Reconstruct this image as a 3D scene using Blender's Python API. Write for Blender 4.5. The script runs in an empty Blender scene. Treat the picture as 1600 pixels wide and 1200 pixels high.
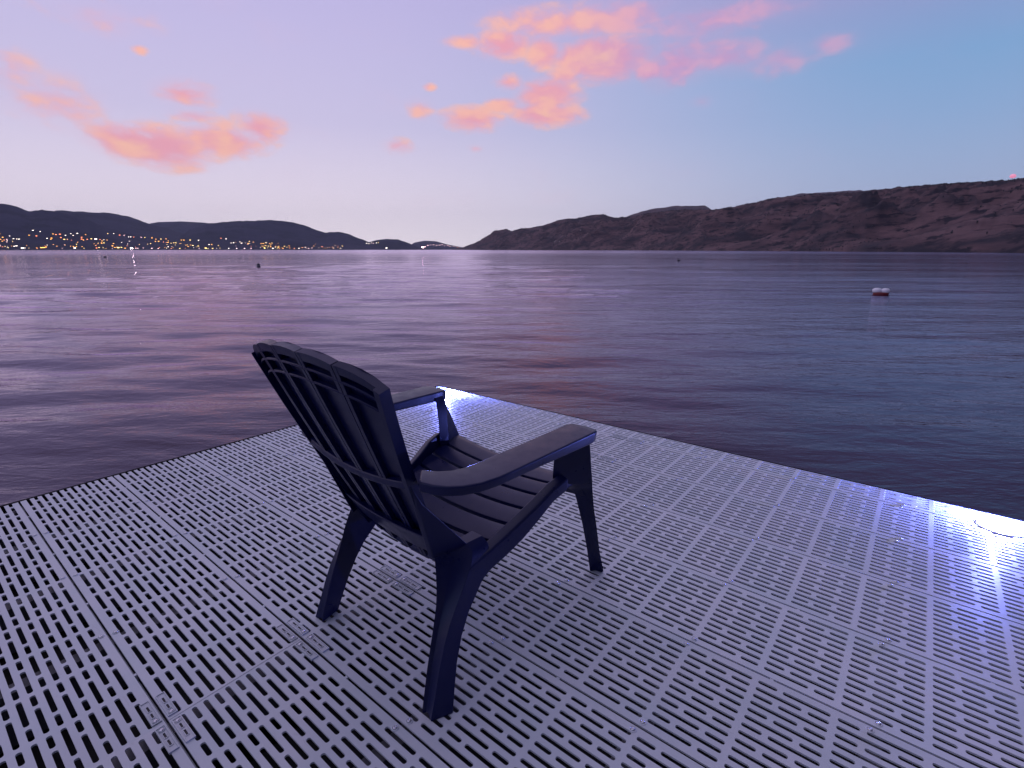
import bpy, bmesh, math, random
import numpy as np
from mathutils import Vector, noise as mnoise
R = math.radians
random.seed(7); np.random.seed(7)
scene = bpy.context.scene
COL = scene.collection

# ------------------------------------------------------------------ camera
EYE = 0.976                       # camera above the deck
WATER_Z = -0.42                   # lake surface below the deck
F = 800.0                         # focal length in units of a 1600 wide picture
PITCH = math.atan(210 / 800)
cam_d = bpy.data.cameras.new("camera")
cam_d.sensor_width = 36; cam_d.lens = 18.0
cam_d.clip_start = 0.05; cam_d.clip_end = 60000
cam = bpy.data.objects.new("camera", cam_d); COL.objects.link(cam)
cam.location = (0, 0, EYE); cam.rotation_euler = (R(90) - PITCH, 0, 0)
scene.camera = cam

# ------------------------------------------------------------------ colour management
scene.view_settings.view_transform = 'Standard'
scene.view_settings.look = 'None'
scene.view_settings.gamma = 1.0
scene.view_settings.exposure = 0.0
scene.view_settings.use_curve_mapping = False
scene.render.engine = 'CYCLES'
scene.cycles.max_bounces = 6
scene.cycles.diffuse_bounces = 3
scene.cycles.glossy_bounces = 4
scene.cycles.volume_bounces = 1
scene.cycles.sample_clamp_indirect = 4.0

def lin(c, a=1.0):
    return tuple(((v / 255) / 12.92 if v / 255 <= 0.04045 else ((v / 255 + 0.055) / 1.055) ** 2.4) for v in c) + (a,)

def ray(px, py):
    u = px - 800; v = 600 - py
    return (u, F * math.cos(PITCH) + v * math.sin(PITCH), -F * math.sin(PITCH) + v * math.cos(PITCH))

def azel(px, py):
    x, y, z = ray(px, py)
    return math.atan2(x, y), math.atan2(z, math.hypot(x, y))

# ------------------------------------------------------------------ node helper
class G:
    def __init__(self, tree):
        self.t = tree; self.n = tree.nodes; self.l = tree.links
    def put(self, sock, v):
        if hasattr(v, 'is_linked') or hasattr(v, 'links'):
            self.l.new(v, sock)
        else:
            sock.default_value = v
    def node(self, kind, ins=None, **props):
        nd = self.n.new(kind)
        for k, v in props.items(): setattr(nd, k, v)
        for k, v in (ins or {}).items(): self.put(nd.inputs[k], v)
        return nd
    def m(self, op, a, b=None, c=None, clamp=False):
        nd = self.n.new('ShaderNodeMath'); nd.operation = op; nd.use_clamp = clamp
        self.put(nd.inputs[0], a)
        if b is not None: self.put(nd.inputs[1], b)
        if c is not None: self.put(nd.inputs[2], c)
        return nd.outputs[0]
    def v(self, op, a, b=None):
        nd = self.n.new('ShaderNodeVectorMath'); nd.operation = op
        self.put(nd.inputs[0], a)
        if b is not None: self.put(nd.inputs[1], b)
        return nd.outputs['Value'] if op in ('LENGTH', 'DOT_PRODUCT') else nd.outputs[0]
    def ramp(self, fac, stops, interp='LINEAR'):
        nd = self.n.new('ShaderNodeValToRGB'); cr = nd.color_ramp; cr.interpolation = interp
        while len(cr.elements) < len(stops): cr.elements.new(0.5)
        for e, (p, c) in zip(cr.elements, stops): e.position = p; e.color = c
        self.put(nd.inputs[0], fac); return nd.outputs[0]
    def mix(self, fac, a, b, blend='MIX'):
        nd = self.n.new('ShaderNodeMix'); nd.data_type = 'RGBA'; nd.blend_type = blend
        self.put(nd.inputs[0], fac); self.put(nd.inputs[6], a); self.put(nd.inputs[7], b)
        return nd.outputs[2]
    def rng(self, x, a, b, c=0.0, d=1.0, smooth=True):
        nd = self.n.new('ShaderNodeMapRange'); nd.interpolation_type = 'SMOOTHSTEP' if smooth else 'LINEAR'
        self.put(nd.inputs[0], x)
        for i, q in zip((1, 2, 3, 4), (a, b, c, d)): nd.inputs[i].default_value = q
        return nd.outputs[0]
    def noise(self, vec, scale, detail=4.0, rough=0.55, dist=0.0):
        nd = self.n.new('ShaderNodeTexNoise')
        if vec is not None: self.l.new(vec, nd.inputs['Vector'])
        nd.inputs['Scale'].default_value = scale; nd.inputs['Detail'].default_value = detail
        nd.inputs['Roughness'].default_value = rough; nd.inputs['Distortion'].default_value = dist
        return nd.outputs[0]

# ------------------------------------------------------------------ world: dusk sky with sunset clouds
world = bpy.data.worlds.new("World"); scene.world = world; world.use_nodes = True
g = G(world.node_tree); world.node_tree.nodes.clear()
SUNSET_AZ = R(-50)
tc = g.node('ShaderNodeTexCoord')
dirv = g.v('NORMALIZE', tc.outputs['Generated'])
sp = g.node('ShaderNodeSeparateXYZ', {0: dirv})
az = g.m('ARCTAN2', sp.outputs[0], sp.outputs[1])
el = g.m('ARCSINE', sp.outputs[2])
eln = g.m('DIVIDE', g.m('MAXIMUM', el, 0.0), R(90))
cosa = g.m('COSINE', g.m('SUBTRACT', az, SUNSET_AZ))
warm = g.ramp(eln, [(0, lin((255, 243, 250))), (0.05, lin((241, 229, 245))), (0.13, lin((210, 202, 235))), (0.25, lin((194, 186, 232))), (0.4, lin((200, 183, 226))), (1, lin((216, 207, 240)))])
cool = g.ramp(eln, [(0, lin((182, 188, 220))), (0.06, lin((164, 182, 217))), (0.12, lin((143, 174, 216))), (0.165, lin((130, 169, 214))), (0.25, lin((150, 150, 202))), (0.5, lin((184, 176, 222))), (1, lin((216, 207, 240)))])
back = g.ramp(eln, [(0, lin((26, 27, 44))), (0.13, lin((34, 36, 58))), (0.3, lin((62, 64, 96))), (0.6, lin((126, 122, 162))), (1, lin((216, 207, 240)))])
sky = g.mix(g.rng(cosa, 0.0, 0.92), cool, warm)
sky = g.mix(g.rng(cosa, 0.0, -0.55), sky, back)
# clouds: (px, py, rx, ry, weight) of each bank, turned into directions
BANKS = [
 (405, 200, 46, 34, 1.0), (340, 218, 84, 34, 1.1), (262, 228, 88, 42, 1.15), (205, 222, 74, 36, 1.0), (285, 146, 58, 28, .85),
 (95, 165, 95, 50, .5), (20, 105, 50, 40, .45), (300, 182, 50, 16, .8),
 (620, 228, 32, 15, .8), (742, 232, 14, 8, .7), (658, 172, 26, 22, .55), (672, 136, 13, 8, .8),
 (742, 186, 60, 24, 1.1), (784, 166, 32, 16, .95), (850, 180, 66, 24, 1.2), (858, 146, 56, 36, 1.15), (795, 128, 30, 16, .9),
 (935, 92, 88, 44, 1.35), (885, 118, 44, 26, .9), (1014, 110, 30, 20, .95), (848, 84, 34, 34, 1.2), (790, 72, 54, 30, 1.2), (728, 66, 40, 14, .8),
 (1095, 159, 26, 13, .7), (1062, 100, 70, 50, .72), (1140, 88, 95, 36, .78), (1222, 92, 62, 34, .72), (1290, 70, 60, 20, .62), (218, 78, 16, 10, .7),
 (900, 34, 150, 34, 1.0), (1120, 30, 140, 34, .7), (140, 20, 130, 34, .5),
]
ae = g.node('ShaderNodeCombineXYZ', {0: az, 1: el}).outputs[0]
flat = g.v('MULTIPLY', dirv, (1.0, 1.0, 1.9))
wob = g.noise(flat, 9.0, 3.0)
acc = None
for px, py, rx, ry, w in BANKS:
    a0, e0 = azel(px, py)
    a1, e1 = azel(px + rx, py); a2, e2 = azel(px, py - ry)
    rr = (1 / max(1e-3, abs(a1 - a0)), 1 / max(1e-3, abs(e2 - e0)), 0.0)
    d = g.v('LENGTH', g.v('MULTIPLY', g.v('SUBTRACT', ae, (a0, e0, 0.0)), rr))
    b = g.m('MULTIPLY', g.m('SUBTRACT', 1.25, d), w)
    acc = b if acc is None else g.m('SMOOTH_MAX', acc, b, 0.15)
# the same kind of broken cloud carries on overhead, above the picture
over = g.m('MULTIPLY', g.rng(el, R(24), R(40)), g.m('MULTIPLY', g.rng(g.noise(flat, 2.2, 2.0), 0.56, 0.8), 0.4))
acc = g.m('MAXIMUM', acc, over)
n1 = g.noise(flat, 20.0, 6.0, 0.52, 0.2)
n2 = g.noise(flat, 9.0, 4.0, 0.55)
dens = g.m('ADD', g.m('MULTIPLY', acc, 0.75), g.m('MULTIPLY', g.m('SUBTRACT', n1, 0.5), 1.7))
dens = g.m('ADD', dens, g.m('MULTIPLY', g.m('SUBTRACT', n2, 0.5), 0.9))
cov = g.m('MULTIPLY', g.rng(dens, 0.10, 0.85), g.rng(acc, 0.0, 0.35))
cov = g.m('MULTIPLY', cov, g.rng(az, R(34), R(-2), 0.42, 0.9))
peach = g.mix(g.rng(n1, 0.38, 0.66), lin((240, 164, 182)), lin((255, 190, 172)))
pink = g.mix(g.rng(n1, 0.4, 0.65), lin((208, 146, 196)), lin((236, 168, 196)))
ccol = g.mix(g.rng(az, R(4), R(16)), peach, pink)
ccol = g.mix(g.rng(dens, 0.9, 1.6, 0.0, 0.35), ccol, lin((255, 206, 160)))
veil = g.m('MULTIPLY', g.rng(g.m('ADD', acc, g.m('MULTIPLY', g.m('SUBTRACT', n2, 0.5), 1.2)), 0.0, 1.1), 0.38)
sky = g.mix(veil, sky, g.mix(g.rng(az, R(4), R(16)), lin((240, 190, 208)), lin((214, 170, 208))))
skyc = g.mix(cov, sky, ccol)
bg = g.node('ShaderNodeBackground', {'Color': skyc, 'Strength': 1.0})
out = g.node('ShaderNodeOutputWorld', {'Surface': bg.outputs[0]})
world.cycles.sampling_method = 'MANUAL'; world.cycles.sample_map_resolution = 512

# faint afterglow of the sun that has just gone behind the far left hills
sun_d = bpy.data.lights.new("sun", 'SUN'); sun_d.energy = 0.012; sun_d.angle = R(14); sun_d.color = (1.0, 0.78, 0.72)
sun = bpy.data.objects.new("sun", sun_d); COL.objects.link(sun)
sd = Vector((math.sin(SUNSET_AZ) * math.cos(R(6)), math.cos(SUNSET_AZ) * math.cos(R(6)), math.sin(R(6))))
sun.rotation_euler = sd.to_track_quat('Z', 'Y').to_euler()

# ------------------------------------------------------------------ object helpers
def tag(o, label=None, cat=None, group=None, kind=None):
    if label: o['label'] = label
    if cat: o['category'] = cat
    if group: o['group'] = group
    if kind: o['kind'] = kind
    return o

def link(name, me, mats=(), parent=None, loc=(0, 0, 0), rot=(0, 0, 0), scale=(1, 1, 1)):
    o = bpy.data.objects.new(name, me); COL.objects.link(o)
    if me is not None and mats:
        if not isinstance(mats, (list, tuple)): mats = [mats]
        if len(me.materials) == 0:
            for m in mats: me.materials.append(m)
    o.parent = parent; o.location = loc; o.rotation_euler = rot; o.scale = scale
    return o

def bm_mesh(bm, name, smooth=False):
    me = bpy.data.meshes.new(name); bm.to_mesh(me); bm.free()
    if smooth:
        me.polygons.foreach_set('use_smooth', [True] * len(me.polygons))
    return me

def pd_mesh(name, verts, faces, smooth=False):
    me = bpy.data.meshes.new(name); me.from_pydata(verts, [], faces); me.update()
    if smooth: me.polygons.foreach_set('use_smooth', [True] * len(me.polygons))
    return me

def box(bm, x0, x1, y0, y1, z0, z1, mat=0):
    vs = [bm.verts.new(p) for p in ((x0, y0, z0), (x1, y0, z0), (x1, y1, z0), (x0, y1, z0), (x0, y0, z1), (x1, y0, z1), (x1, y1, z1), (x0, y1, z1))]
    for f in ((0, 3, 2, 1), (4, 5, 6, 7), (0, 1, 5, 4), (1, 2, 6, 5), (2, 3, 7, 6), (3, 0, 4, 7)):
        fc = bm.faces.new([vs[i] for i in f]); fc.material_index = mat

def loft(bm, secs, caps=True, mat=0):
    rows = [[bm.verts.new(p) for p in s] for s in secs]
    n = len(rows[0])
    for a, b in zip(rows, rows[1:]):
        for i in range(n):
            f = bm.faces.new((a[i], a[(i + 1) % n], b[(i + 1) % n], b[i])); f.material_index = mat
    if caps:
        bm.faces.new(list(reversed(rows[0]))).material_index = mat
        bm.faces.new(rows[-1]).material_index = mat

def lathe(bm, prof, seg=24, cx=0, cy=0, mat=0, sx=1, sy=1):
    rows = []
    for r, z in prof:
        if r < 1e-6: rows.append([bm.verts.new((cx, cy, z))])
        else: rows.append([bm.verts.new((cx + r * sx * math.cos(2 * math.pi * k / seg), cy + r * sy * math.sin(2 * math.pi * k / seg), z)) for k in range(seg)])
    for a, b in zip(rows, rows[1:]):
        for k in range(seg):
            k2 = (k + 1) % seg
            if len(a) == 1 and len(b) == 1: continue
            if len(a) == 1: f = bm.faces.new((a[0], b[k2], b[k]))
            elif len(b) == 1: f = bm.faces.new((a[k], a[k2], b[0]))
            else: f = bm.faces.new((a[k], a[k2], b[k2], b[k]))
            f.material_index = mat

def add_bevel(o, w=0.004, seg=2, ang=35):
    b = o.modifiers.new('bevel', 'BEVEL'); b.width = w; b.segments = seg; b.limit_method = 'ANGLE'; b.angle_limit = R(ang)
    o.data.polygons.foreach_set('use_smooth', [True] * len(o.data.polygons))
    wn = o.modifiers.new('wn', 'WEIGHTED_NORMAL'); wn.keep_sharp = False; wn.weight = 80
    return o

def fix_normals(bm):
    bmesh.ops.recalc_face_normals(bm, faces=bm.faces[:])

# ------------------------------------------------------------------ materials
def mat(name):
    m = bpy.data.materials.new(name); m.use_nodes = True
    gg = G(m.node_tree); bs = m.node_tree.nodes['Principled BSDF']
    return m, gg, bs

def simple(name, col, rough=0.5, metal=0.0, nscale=0.0, namt=0.15, bump=0.0):
    m, gg, bs = mat(name)
    bs.inputs['Base Color'].default_value = (*col, 1); bs.inputs['Roughness'].default_value = rough; bs.inputs['Metallic'].default_value = metal
    if nscale:
        t = gg.node('ShaderNodeTexCoord').outputs['Object']
        n = gg.noise(t, nscale, 5.0, 0.6)
        c = gg.mix(n, tuple(v * (1 - namt) for v in col) + (1,), tuple(min(1, v * (1 + namt)) for v in col) + (1,))
        gg.l.new(c, bs.inputs['Base Color'])
        gg.l.new(gg.rng(n, 0.3, 0.7, rough * 0.85, min(1, rough * 1.2), False), bs.inputs['Roughness'])
        if bump:
            bp = gg.node('ShaderNodeBump', {'Height': gg.noise(t, nscale * 6, 3.0), 'Strength': bump, 'Distance': 0.002})
            gg.l.new(bp.outputs[0], bs.inputs['Normal'])
    return m

def emitter(name, col, strength, sampling='NONE'):
    m = bpy.data.materials.new(name); m.use_nodes = True
    nt = m.node_tree; bs = nt.nodes['Principled BSDF']
    bs.inputs['Base Color'].default_value = (0.3, 0.3, 0.3, 1)
    bs.inputs['Emission Color'].default_value = (*col, 1); bs.inputs['Emission Strength'].default_value = strength
    m.cycles.emission_sampling = sampling
    return m

# deck plastic: pale grey moulded resin, faint mottling and scuffs, differs a little from panel to panel
M_DECK, gg, bs = mat('deck_plastic')
t = gg.node('ShaderNodeTexCoord').outputs['Object']
oi = gg.node('ShaderNodeObjectInfo').outputs['Random']
tv = gg.v('ADD', t, gg.v('MULTIPLY', gg.node('ShaderNodeCombineXYZ', {0: oi, 1: oi, 2: oi}).outputs[0], (37.0, 19.0, 11.0)))
mott = gg.noise(tv, 6.0, 5.0, 0.62)
fine = gg.noise(tv, 140.0, 3.0, 0.6)
c = gg.mix(gg.rng(mott, 0.3, 0.7), (0.49, 0.55, 0.59, 1), (0.57, 0.60, 0.64, 1))
c = gg.mix(gg.rng(fine, 0.62, 0.8, 0.0, 0.3), c, (0.42, 0.41, 0.45, 1))
c = gg.mix(gg.rng(gg.noise(tv, 2.1, 3.0), 0.56, 0.75, 0.0, 0.3), c, (0.44, 0.45, 0.49, 1))
scf = gg.noise(gg.v('MULTIPLY', tv, (3.0, 14.0, 1.0)), 5.0, 5.0, 0.65, 0.6)
c = gg.mix(gg.rng(scf, 0.60, 0.74, 0.0, 0.4), c, (0.40, 0.40, 0.43, 1))
bri = gg.m('ADD', 0.92, gg.m('MULTIPLY', oi, 0.14))
hs = gg.node('ShaderNodeHueSaturation', {'Value': bri, 'Color': c}); gg.l.new(hs.outputs[0], bs.inputs['Base Color'])
gg.l.new(gg.rng(mott, 0.3, 0.7, 0.42, 0.6, False), bs.inputs['Roughness'])
bp = gg.node('ShaderNodeBump', {'Height': gg.noise(tv, 420.0, 2.0), 'Strength': 0.18, 'Distance': 0.001}); gg.l.new(bp.outputs[0], bs.inputs['Normal'])

# chair: navy blue moulded resin
M_CHAIR, gg, bs = mat('navy_resin')
t = gg.node('ShaderNodeTexCoord').outputs['Object']
nn = gg.noise(t, 14.0, 5.0, 0.6)
dst = gg.rng(gg.noise(t, 260.0, 3.0, 0.7), 0.66, 0.78, 0.0, 0.5)
gg.l.new(gg.mix(dst, gg.mix(nn, (0.0007, 0.0032, 0.042, 1), (0.0011, 0.0046, 0.054, 1)), (0.03, 0.032, 0.045, 1)), bs.inputs['Base Color'])
gg.l.new(gg.rng(gg.noise(t, 30.0, 4.0), 0.3, 0.7, 0.27, 0.42, False), bs.inputs['Roughness'])
bp = gg.node('ShaderNodeBump', {'Height': gg.noise(t, 380.0, 2.0), 'Strength': 0.12, 'Distance': 0.001}); gg.l.new(bp.outputs[0], bs.inputs['Normal'])
bs.inputs['Specular IOR Level'].default_value = 0.36

M_JOIST = simple('galvanised_joist', (0.16, 0.165, 0.18), 0.5, 0.3, 9.0, 0.25)
M_FRAME = simple('black_edge_trim', (0.006, 0.006, 0.008), 0.9, 0.0, 20.0, 0.3)
M_FRAME.node_tree.nodes['Principled BSDF'].inputs['Specular IOR Level'].default_value = 0.1
M_FLOAT = simple('black_float', (0.01, 0.01, 0.012), 0.7)
M_STEEL = simple('screw_steel', (0.55, 0.56, 0.6), 0.25, 1.0)

# lake
M_WATER, gg, bs = mat('lake_water')
M_WATER.node_tree.nodes.remove(bs)
w_body = gg.node('ShaderNodeBsdfDiffuse', {'Color': (0.012, 0.009, 0.018, 1)})
w_skin = gg.node('ShaderNodeBsdfGlossy', {'Color': (0.88, 0.77, 0.98, 1)})
w_fres = gg.node('ShaderNodeFresnel', {'IOR': 1.33})
w_mix = gg.node('ShaderNodeMixShader', {0: w_fres.outputs[0], 1: w_body.outputs[0], 2: w_skin.outputs[0]})
gg.l.new(w_mix.outputs[0], M_WATER.node_tree.nodes['Material Output'].inputs['Surface'])
t = gg.node('ShaderNodeTexCoord').outputs['Object']
st = gg.v('MULTIPLY', t, (0.34, 1.0, 1.0))
h1 = gg.noise(st, 2.0, 5.0, 0.6, 0.5); h2 = gg.noise(gg.v('MULTIPLY', t, (0.45, 1.0, 1.0)), 8.0, 4.0, 0.6, 0.4)
h3 = gg.noise(gg.v('MULTIPLY', t, (0.25, 1.0, 1.0)), 0.16, 3.0, 0.5)
gg.l.new(gg.rng(gg.v('LENGTH', t), 12.0, 260.0, 0.022, 0.13, False), w_skin.inputs['Roughness'])   # chop finer than the mesh far out
patch = gg.rng(gg.noise(gg.v('MULTIPLY', t, (0.3, 1.0, 1.0)), 0.05, 3.0), 0.35, 0.65, 0.55, 1.15)
hh = gg.m('ADD', gg.m('ADD', gg.m('MULTIPLY', h1, 0.028), gg.m('MULTIPLY', h2, 0.013)), gg.m('ADD', gg.m('MULTIPLY', h3, 0.12), gg.m('MULTIPLY', gg.noise(gg.v('MULTIPLY', t, (0.22, 1.0, 1.0)), 0.7, 3.0, 0.5, 0.3), 0.05)))
bp = gg.node('ShaderNodeBump', {'Height': gg.m('MULTIPLY', hh, patch), 'Strength': 1.0, 'Distance': 1.0})
for nd in (w_body, w_skin, w_fres): gg.l.new(bp.outputs[0], nd.inputs['Normal'])

# hills
def hill_mat(name, cols, scale, dark, zs=2.0):
    m, gg, bs = mat(name)
    t = gg.node('ShaderNodeTexCoord').outputs['Object']
    tz = gg.v('MULTIPLY', t, (1.0, 1.0, zs))
    n = gg.noise(tz, scale, 8.0, 0.62, 0.5); n2 = gg.noise(tz, scale * 4.5, 6.0, 0.65)
    c = gg.ramp(n, [(0.38, (*cols[0], 1)), (0.49, (*cols[1], 1)), (0.60, (*cols[2], 1))])
    c = gg.mix(gg.rng(n2, 0.5, 0.62), c, (*dark, 1))
    gg.l.new(c, bs.inputs['Base Color']); bs.inputs['Roughness'].default_value = 0.95; bs.inputs['Specular IOR Level'].default_value = 0.1
    return m
M_HILL_R = hill_mat('dry_grass_slope', ((0.030, 0.028, 0.037), (0.082, 0.054, 0.059), (0.138, 0.088, 0.090)), 0.011, (0.022, 0.021, 0.029), 4.0)
M_HILL_L = hill_mat('forest_slope_haze_tint', ((0.012, 0.018, 0.040), (0.020, 0.026, 0.058), (0.034, 0.038, 0.075)), 0.0016, (0.010, 0.016, 0.038))  # blue of the distant dusk air is painted into these forest colours
M_SHRUB = simple('dark_shrub', (0.035, 0.038, 0.045), 0.9, 0, 0.2, 0.3)

# ------------------------------------------------------------------ lake surface
def build_water():
    # rings grow with distance so that near ripples are real geometry
    rad = [0.4]
    while rad[-1] < 9000:
        rad.append(rad[-1] * (1.0085 if rad[-1] < 90 else 1.03) + 0.0)
    rad = np.array(rad)
    a = np.concatenate([np.linspace(R(-62), R(62), 430), np.linspace(R(62), R(298), 60)[1:-1]])
    na, nr = len(a), len(rad)
    rr, aa = np.meshgrid(rad, a, indexing='ij')
    X = rr * np.sin(aa); Y = rr * np.cos(aa); Z = np.zeros_like(X)
    da = np.where(np.abs(aa) <= R(62), R(124) / 430, R(236) / 60)
    space = np.maximum(rr * 0.0085, rr * da)
    rng = np.random.RandomState(3)
    # wind chop is livelier on the left, the water right of the dock lies calmer
    side = np.clip((X + 1.0) / (np.abs(Y) * 0.55 + 2.0), -1, 1)
    calm = 0.66 - 0.36 * side
    slow = np.zeros_like(X)
    for k in range(6):
        th = rng.uniform(-0.5, 0.5); L = rng.uniform(9, 30)
        slow += np.sin((X * math.sin(th) * 0.4 + Y * math.cos(th)) * 2 * math.pi / L + rng.uniform(0, 6.28))
    gust = np.clip(1.0 + 0.28 * slow / 1.7, 0.35, 1.7)
    for k in range(70):
        L = 0.16 * (20.0 ** rng.uniform(0, 1))
        th = rng.normal(0.10, 0.24)
        slope = 0.0108 * (1.2 if 0.8 < L < 2.4 else 0.9)
        amp = slope * L / (2 * math.pi)
        ph = (X * math.sin(th) + Y * math.cos(th)) * 2 * math.pi / L + rng.uniform(0, 6.28)
        ph = ph + 0.9 * np.sin(X * 0.23 * rng.uniform(.6, 1.4) + Y * 0.11 + rng.uniform(0, 6.28))
        fade = np.clip((L / space - 3.0) / 4.0, 0, 1)
        w = np.sin(ph); w = w + 0.22 * np.cos(2 * ph)
        Z += amp * w * fade
    Z *= calm * gust
    verts = np.stack([X, Y, Z], -1).reshape(-1, 3)
    i = np.arange(nr - 1)[:, None] * na; j = np.arange(na)[None, :]; j2 = (j + 1) % na
    faces = np.stack([i + j, i + j2, i + na + j2, i + na + j], -1).reshape(-1, 4)
    me = bpy.data.meshes.new('water')
    me.vertices.add(len(verts)); me.vertices.foreach_set('co', verts.ravel())
    me.loops.add(faces.size); me.loops.foreach_set('vertex_index', faces.ravel().astype(np.int32))
    me.polygons.add(len(faces)); me.polygons.foreach_set('loop_start', np.arange(0, faces.size, 4, dtype=np.int32))
    me.polygons.foreach_set('use_smooth', [True] * len(faces))
    me.update(); me.validate()
    o = link('water', me, M_WATER, loc=(0, 0, WATER_Z)); tag(o, kind='structure')
    return o
build_water()

# ------------------------------------------------------------------ hills
HW = EYE - WATER_Z
def interp(prof, x):
    if x <= prof[0][0]: return prof[0][1]
    for (a, b), (c, d) in zip(prof, prof[1:]):
        if x <= c:
            u = (x - a) / (c - a); return b + (d - b) * u
    return prof[-1][1]

HILLS = {}
def hill(name, prof, shore, ridge, material, nx=160, nv=36, rough=0.1, nscale=3.0, power=1.15, seed=0, jag=0.0, bench=0.0):
    """prof: skyline as bearing/height samples, shore and ridge: distance (m) as samples over the same bearings"""
    x0, x1 = prof[0][0], prof[-1][0]
    def point(px, v):
        rx, ry, _ = ray(px, 390); L = math.hypot(rx, ry); ux, uy = rx / L, ry / L
        py = interp(prof, px)
        ax, ay, azz = ray(px, py); tan_e = azz / math.hypot(ax, ay)
        ds, dr = interp(shore, px), interp(ridge, px)
        zr = max(0.5, tan_e * dr + HW)
        if jag: zr += jag * dr * 0.001 * mnoise.fractal(Vector((px * 0.09, seed, 1.3)), 0.7, 2.0, 5)
        if v <= 1:
            d = ds + (dr - ds) * v
            sh = v ** power * (1 - bench) + bench * (v ** 3)
            q = Vector((ux * d / dr * nscale * 2.2 + seed, uy * d / dr * nscale * 2.2, seed * 0.7))
            nz = mnoise.hetero_terrain(q, 0.9, 2.1, 6, 0.6) - 0.65
            zz = zr * (sh + rough * nz * v * (1 - v) * 4)
            zz = min(zz, zr * (d / dr) * 0.995 if v < 1 else zr)
            if v == 0: zz = -2.0
            else: zz = max(zz, 0.25 + v * 2)
        else:
            d = dr * (1 + (v - 1) * 0.3); zz = zr * max(-0.02, (1 - (v - 1) * 1.1))
        return (ux * d, uy * d, WATER_Z + zz)
    vs = [i / nv for i in range(nv + 1)] + [1.15, 1.4, 1.7, 2.0]
    verts = []; faces = []
    for i in range(nx + 1):
        px = x0 + (x1 - x0) * i / nx
        for v in vs: verts.append(point(px, v))
    m = len(vs)
    for i in range(nx):
        for k in range(m - 1):
            faces.append((i * m + k, (i + 1) * m + k, (i + 1) * m + k + 1, i * m + k + 1))
    o = link(name, pd_mesh(name, verts, faces, True), material); tag(o, kind='structure')
    HILLS[name] = point
    return o

hill('hill_near_left', [(-420, 300), (-300, 296), (-160, 306), (-60, 312), (0, 319), (22, 319), (40, 323), (60, 330), (80, 328), (100, 331), (125, 337), (150, 346), (180, 358), (215, 368), (250, 375), (300, 381), (360, 385), (430, 388)],
     [(-420, 2300), (430, 3000)], [(-420, 4200), (430, 3700)], M_HILL_L, rough=0.05, seed=2.0, bench=0.35, jag=1.0)
hill('hill_mid_left', [(60, 345), (85, 334), (105, 329), (150, 332), (182, 333), (215, 340), (240, 350), (270, 358), (300, 367), (340, 378), (380, 388)],
     [(60, 3600), (380, 3600)], [(60, 5200), (380, 5200)], M_HILL_L, nx=90, nv=20, rough=0.05, seed=5.0, bench=0.3, jag=0.9)
hill('hill_far_blue', [(225, 352), (255, 347), (290, 346), (326, 348), (350, 353), (400, 372)], [(225, 5600), (400, 5600)], [(225, 6800), (400, 6800)], M_HILL_L, nx=50, nv=14, rough=0.05, seed=9.0)
hill('hill_middle', [(255, 384), (280, 372), (300, 360), (312, 354), (330, 349), (370, 346), (400, 345), (430, 344), (455, 346), (480, 352), (500, 361), (512, 364), (530, 362), (545, 365), (560, 371), (578, 379), (600, 387)],
     [(255, 3100), (600, 3900)], [(255, 4700), (600, 4600)], M_HILL_L, nx=120, nv=26, rough=0.06, seed=11.0, bench=0.35, jag=0.9)
hill('hill_small_point', [(560, 384), (576, 379), (590, 375), (604, 373), (622, 374), (640, 380), (655, 387), (662, 389)],
     [(560, 4300), (662, 4300)], [(560, 4800), (662, 4800)], M_HILL_L, nx=50, nv=14, rough=0.05, seed=13.0, jag=0.6)
hill('hill_far_town', [(636, 386), (648, 379), (664, 376), (682, 377), (700, 382), (720, 386), (760, 389)],
     [(636, 5600), (760, 5600)], [(636, 6600), (760, 6600)], M_HILL_L, nx=50, nv=14, rough=0.05, seed=15.0)
hill('hill_back_right', [(960, 345), (990, 333), (1012, 327), (1050, 322), (1096, 321.5), (1110, 330), (1160, 325), (1200, 312), (1236, 303), (1285, 301), (1312, 298), (1330, 297.5), (1345, 303), (1400, 310)],
     [(960, 2600), (1400, 2600)], [(960, 4300), (1400, 4300)], M_HILL_R, nx=120, nv=20, rough=0.06, seed=21.0, jag=0.9)
hill('hill_right', [(706, 389.5), (722, 387), (742, 380), (760, 370), (772, 361), (790, 358), (800, 361), (815, 357), (828, 356), (848, 352), (870, 344), (905, 340), (925, 335.5), (940, 335), (958, 340), (985, 338), (1010, 333), (1050, 328), (1090, 327), (1108, 328.5), (1150, 321), (1200, 310), (1240, 305), (1290, 302), (1330, 300), (1370, 295), (1400, 292), (1480, 287), (1530, 284), (1560, 282), (1600, 277), (1700, 262), (1850, 246), (2050, 240), (2400, 250)],
     [(706, 2900), (900, 1500), (1100, 760), (1350, 430), (1600, 300), (2400, 230)], [(706, 3200), (900, 2300), (1100, 1700), (1350, 1400), (1600, 1250), (2400, 900)], M_HILL_R, nx=420, nv=80, rough=0.2, nscale=11.0, power=1.0, seed=31.0, jag=1.3)

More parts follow.
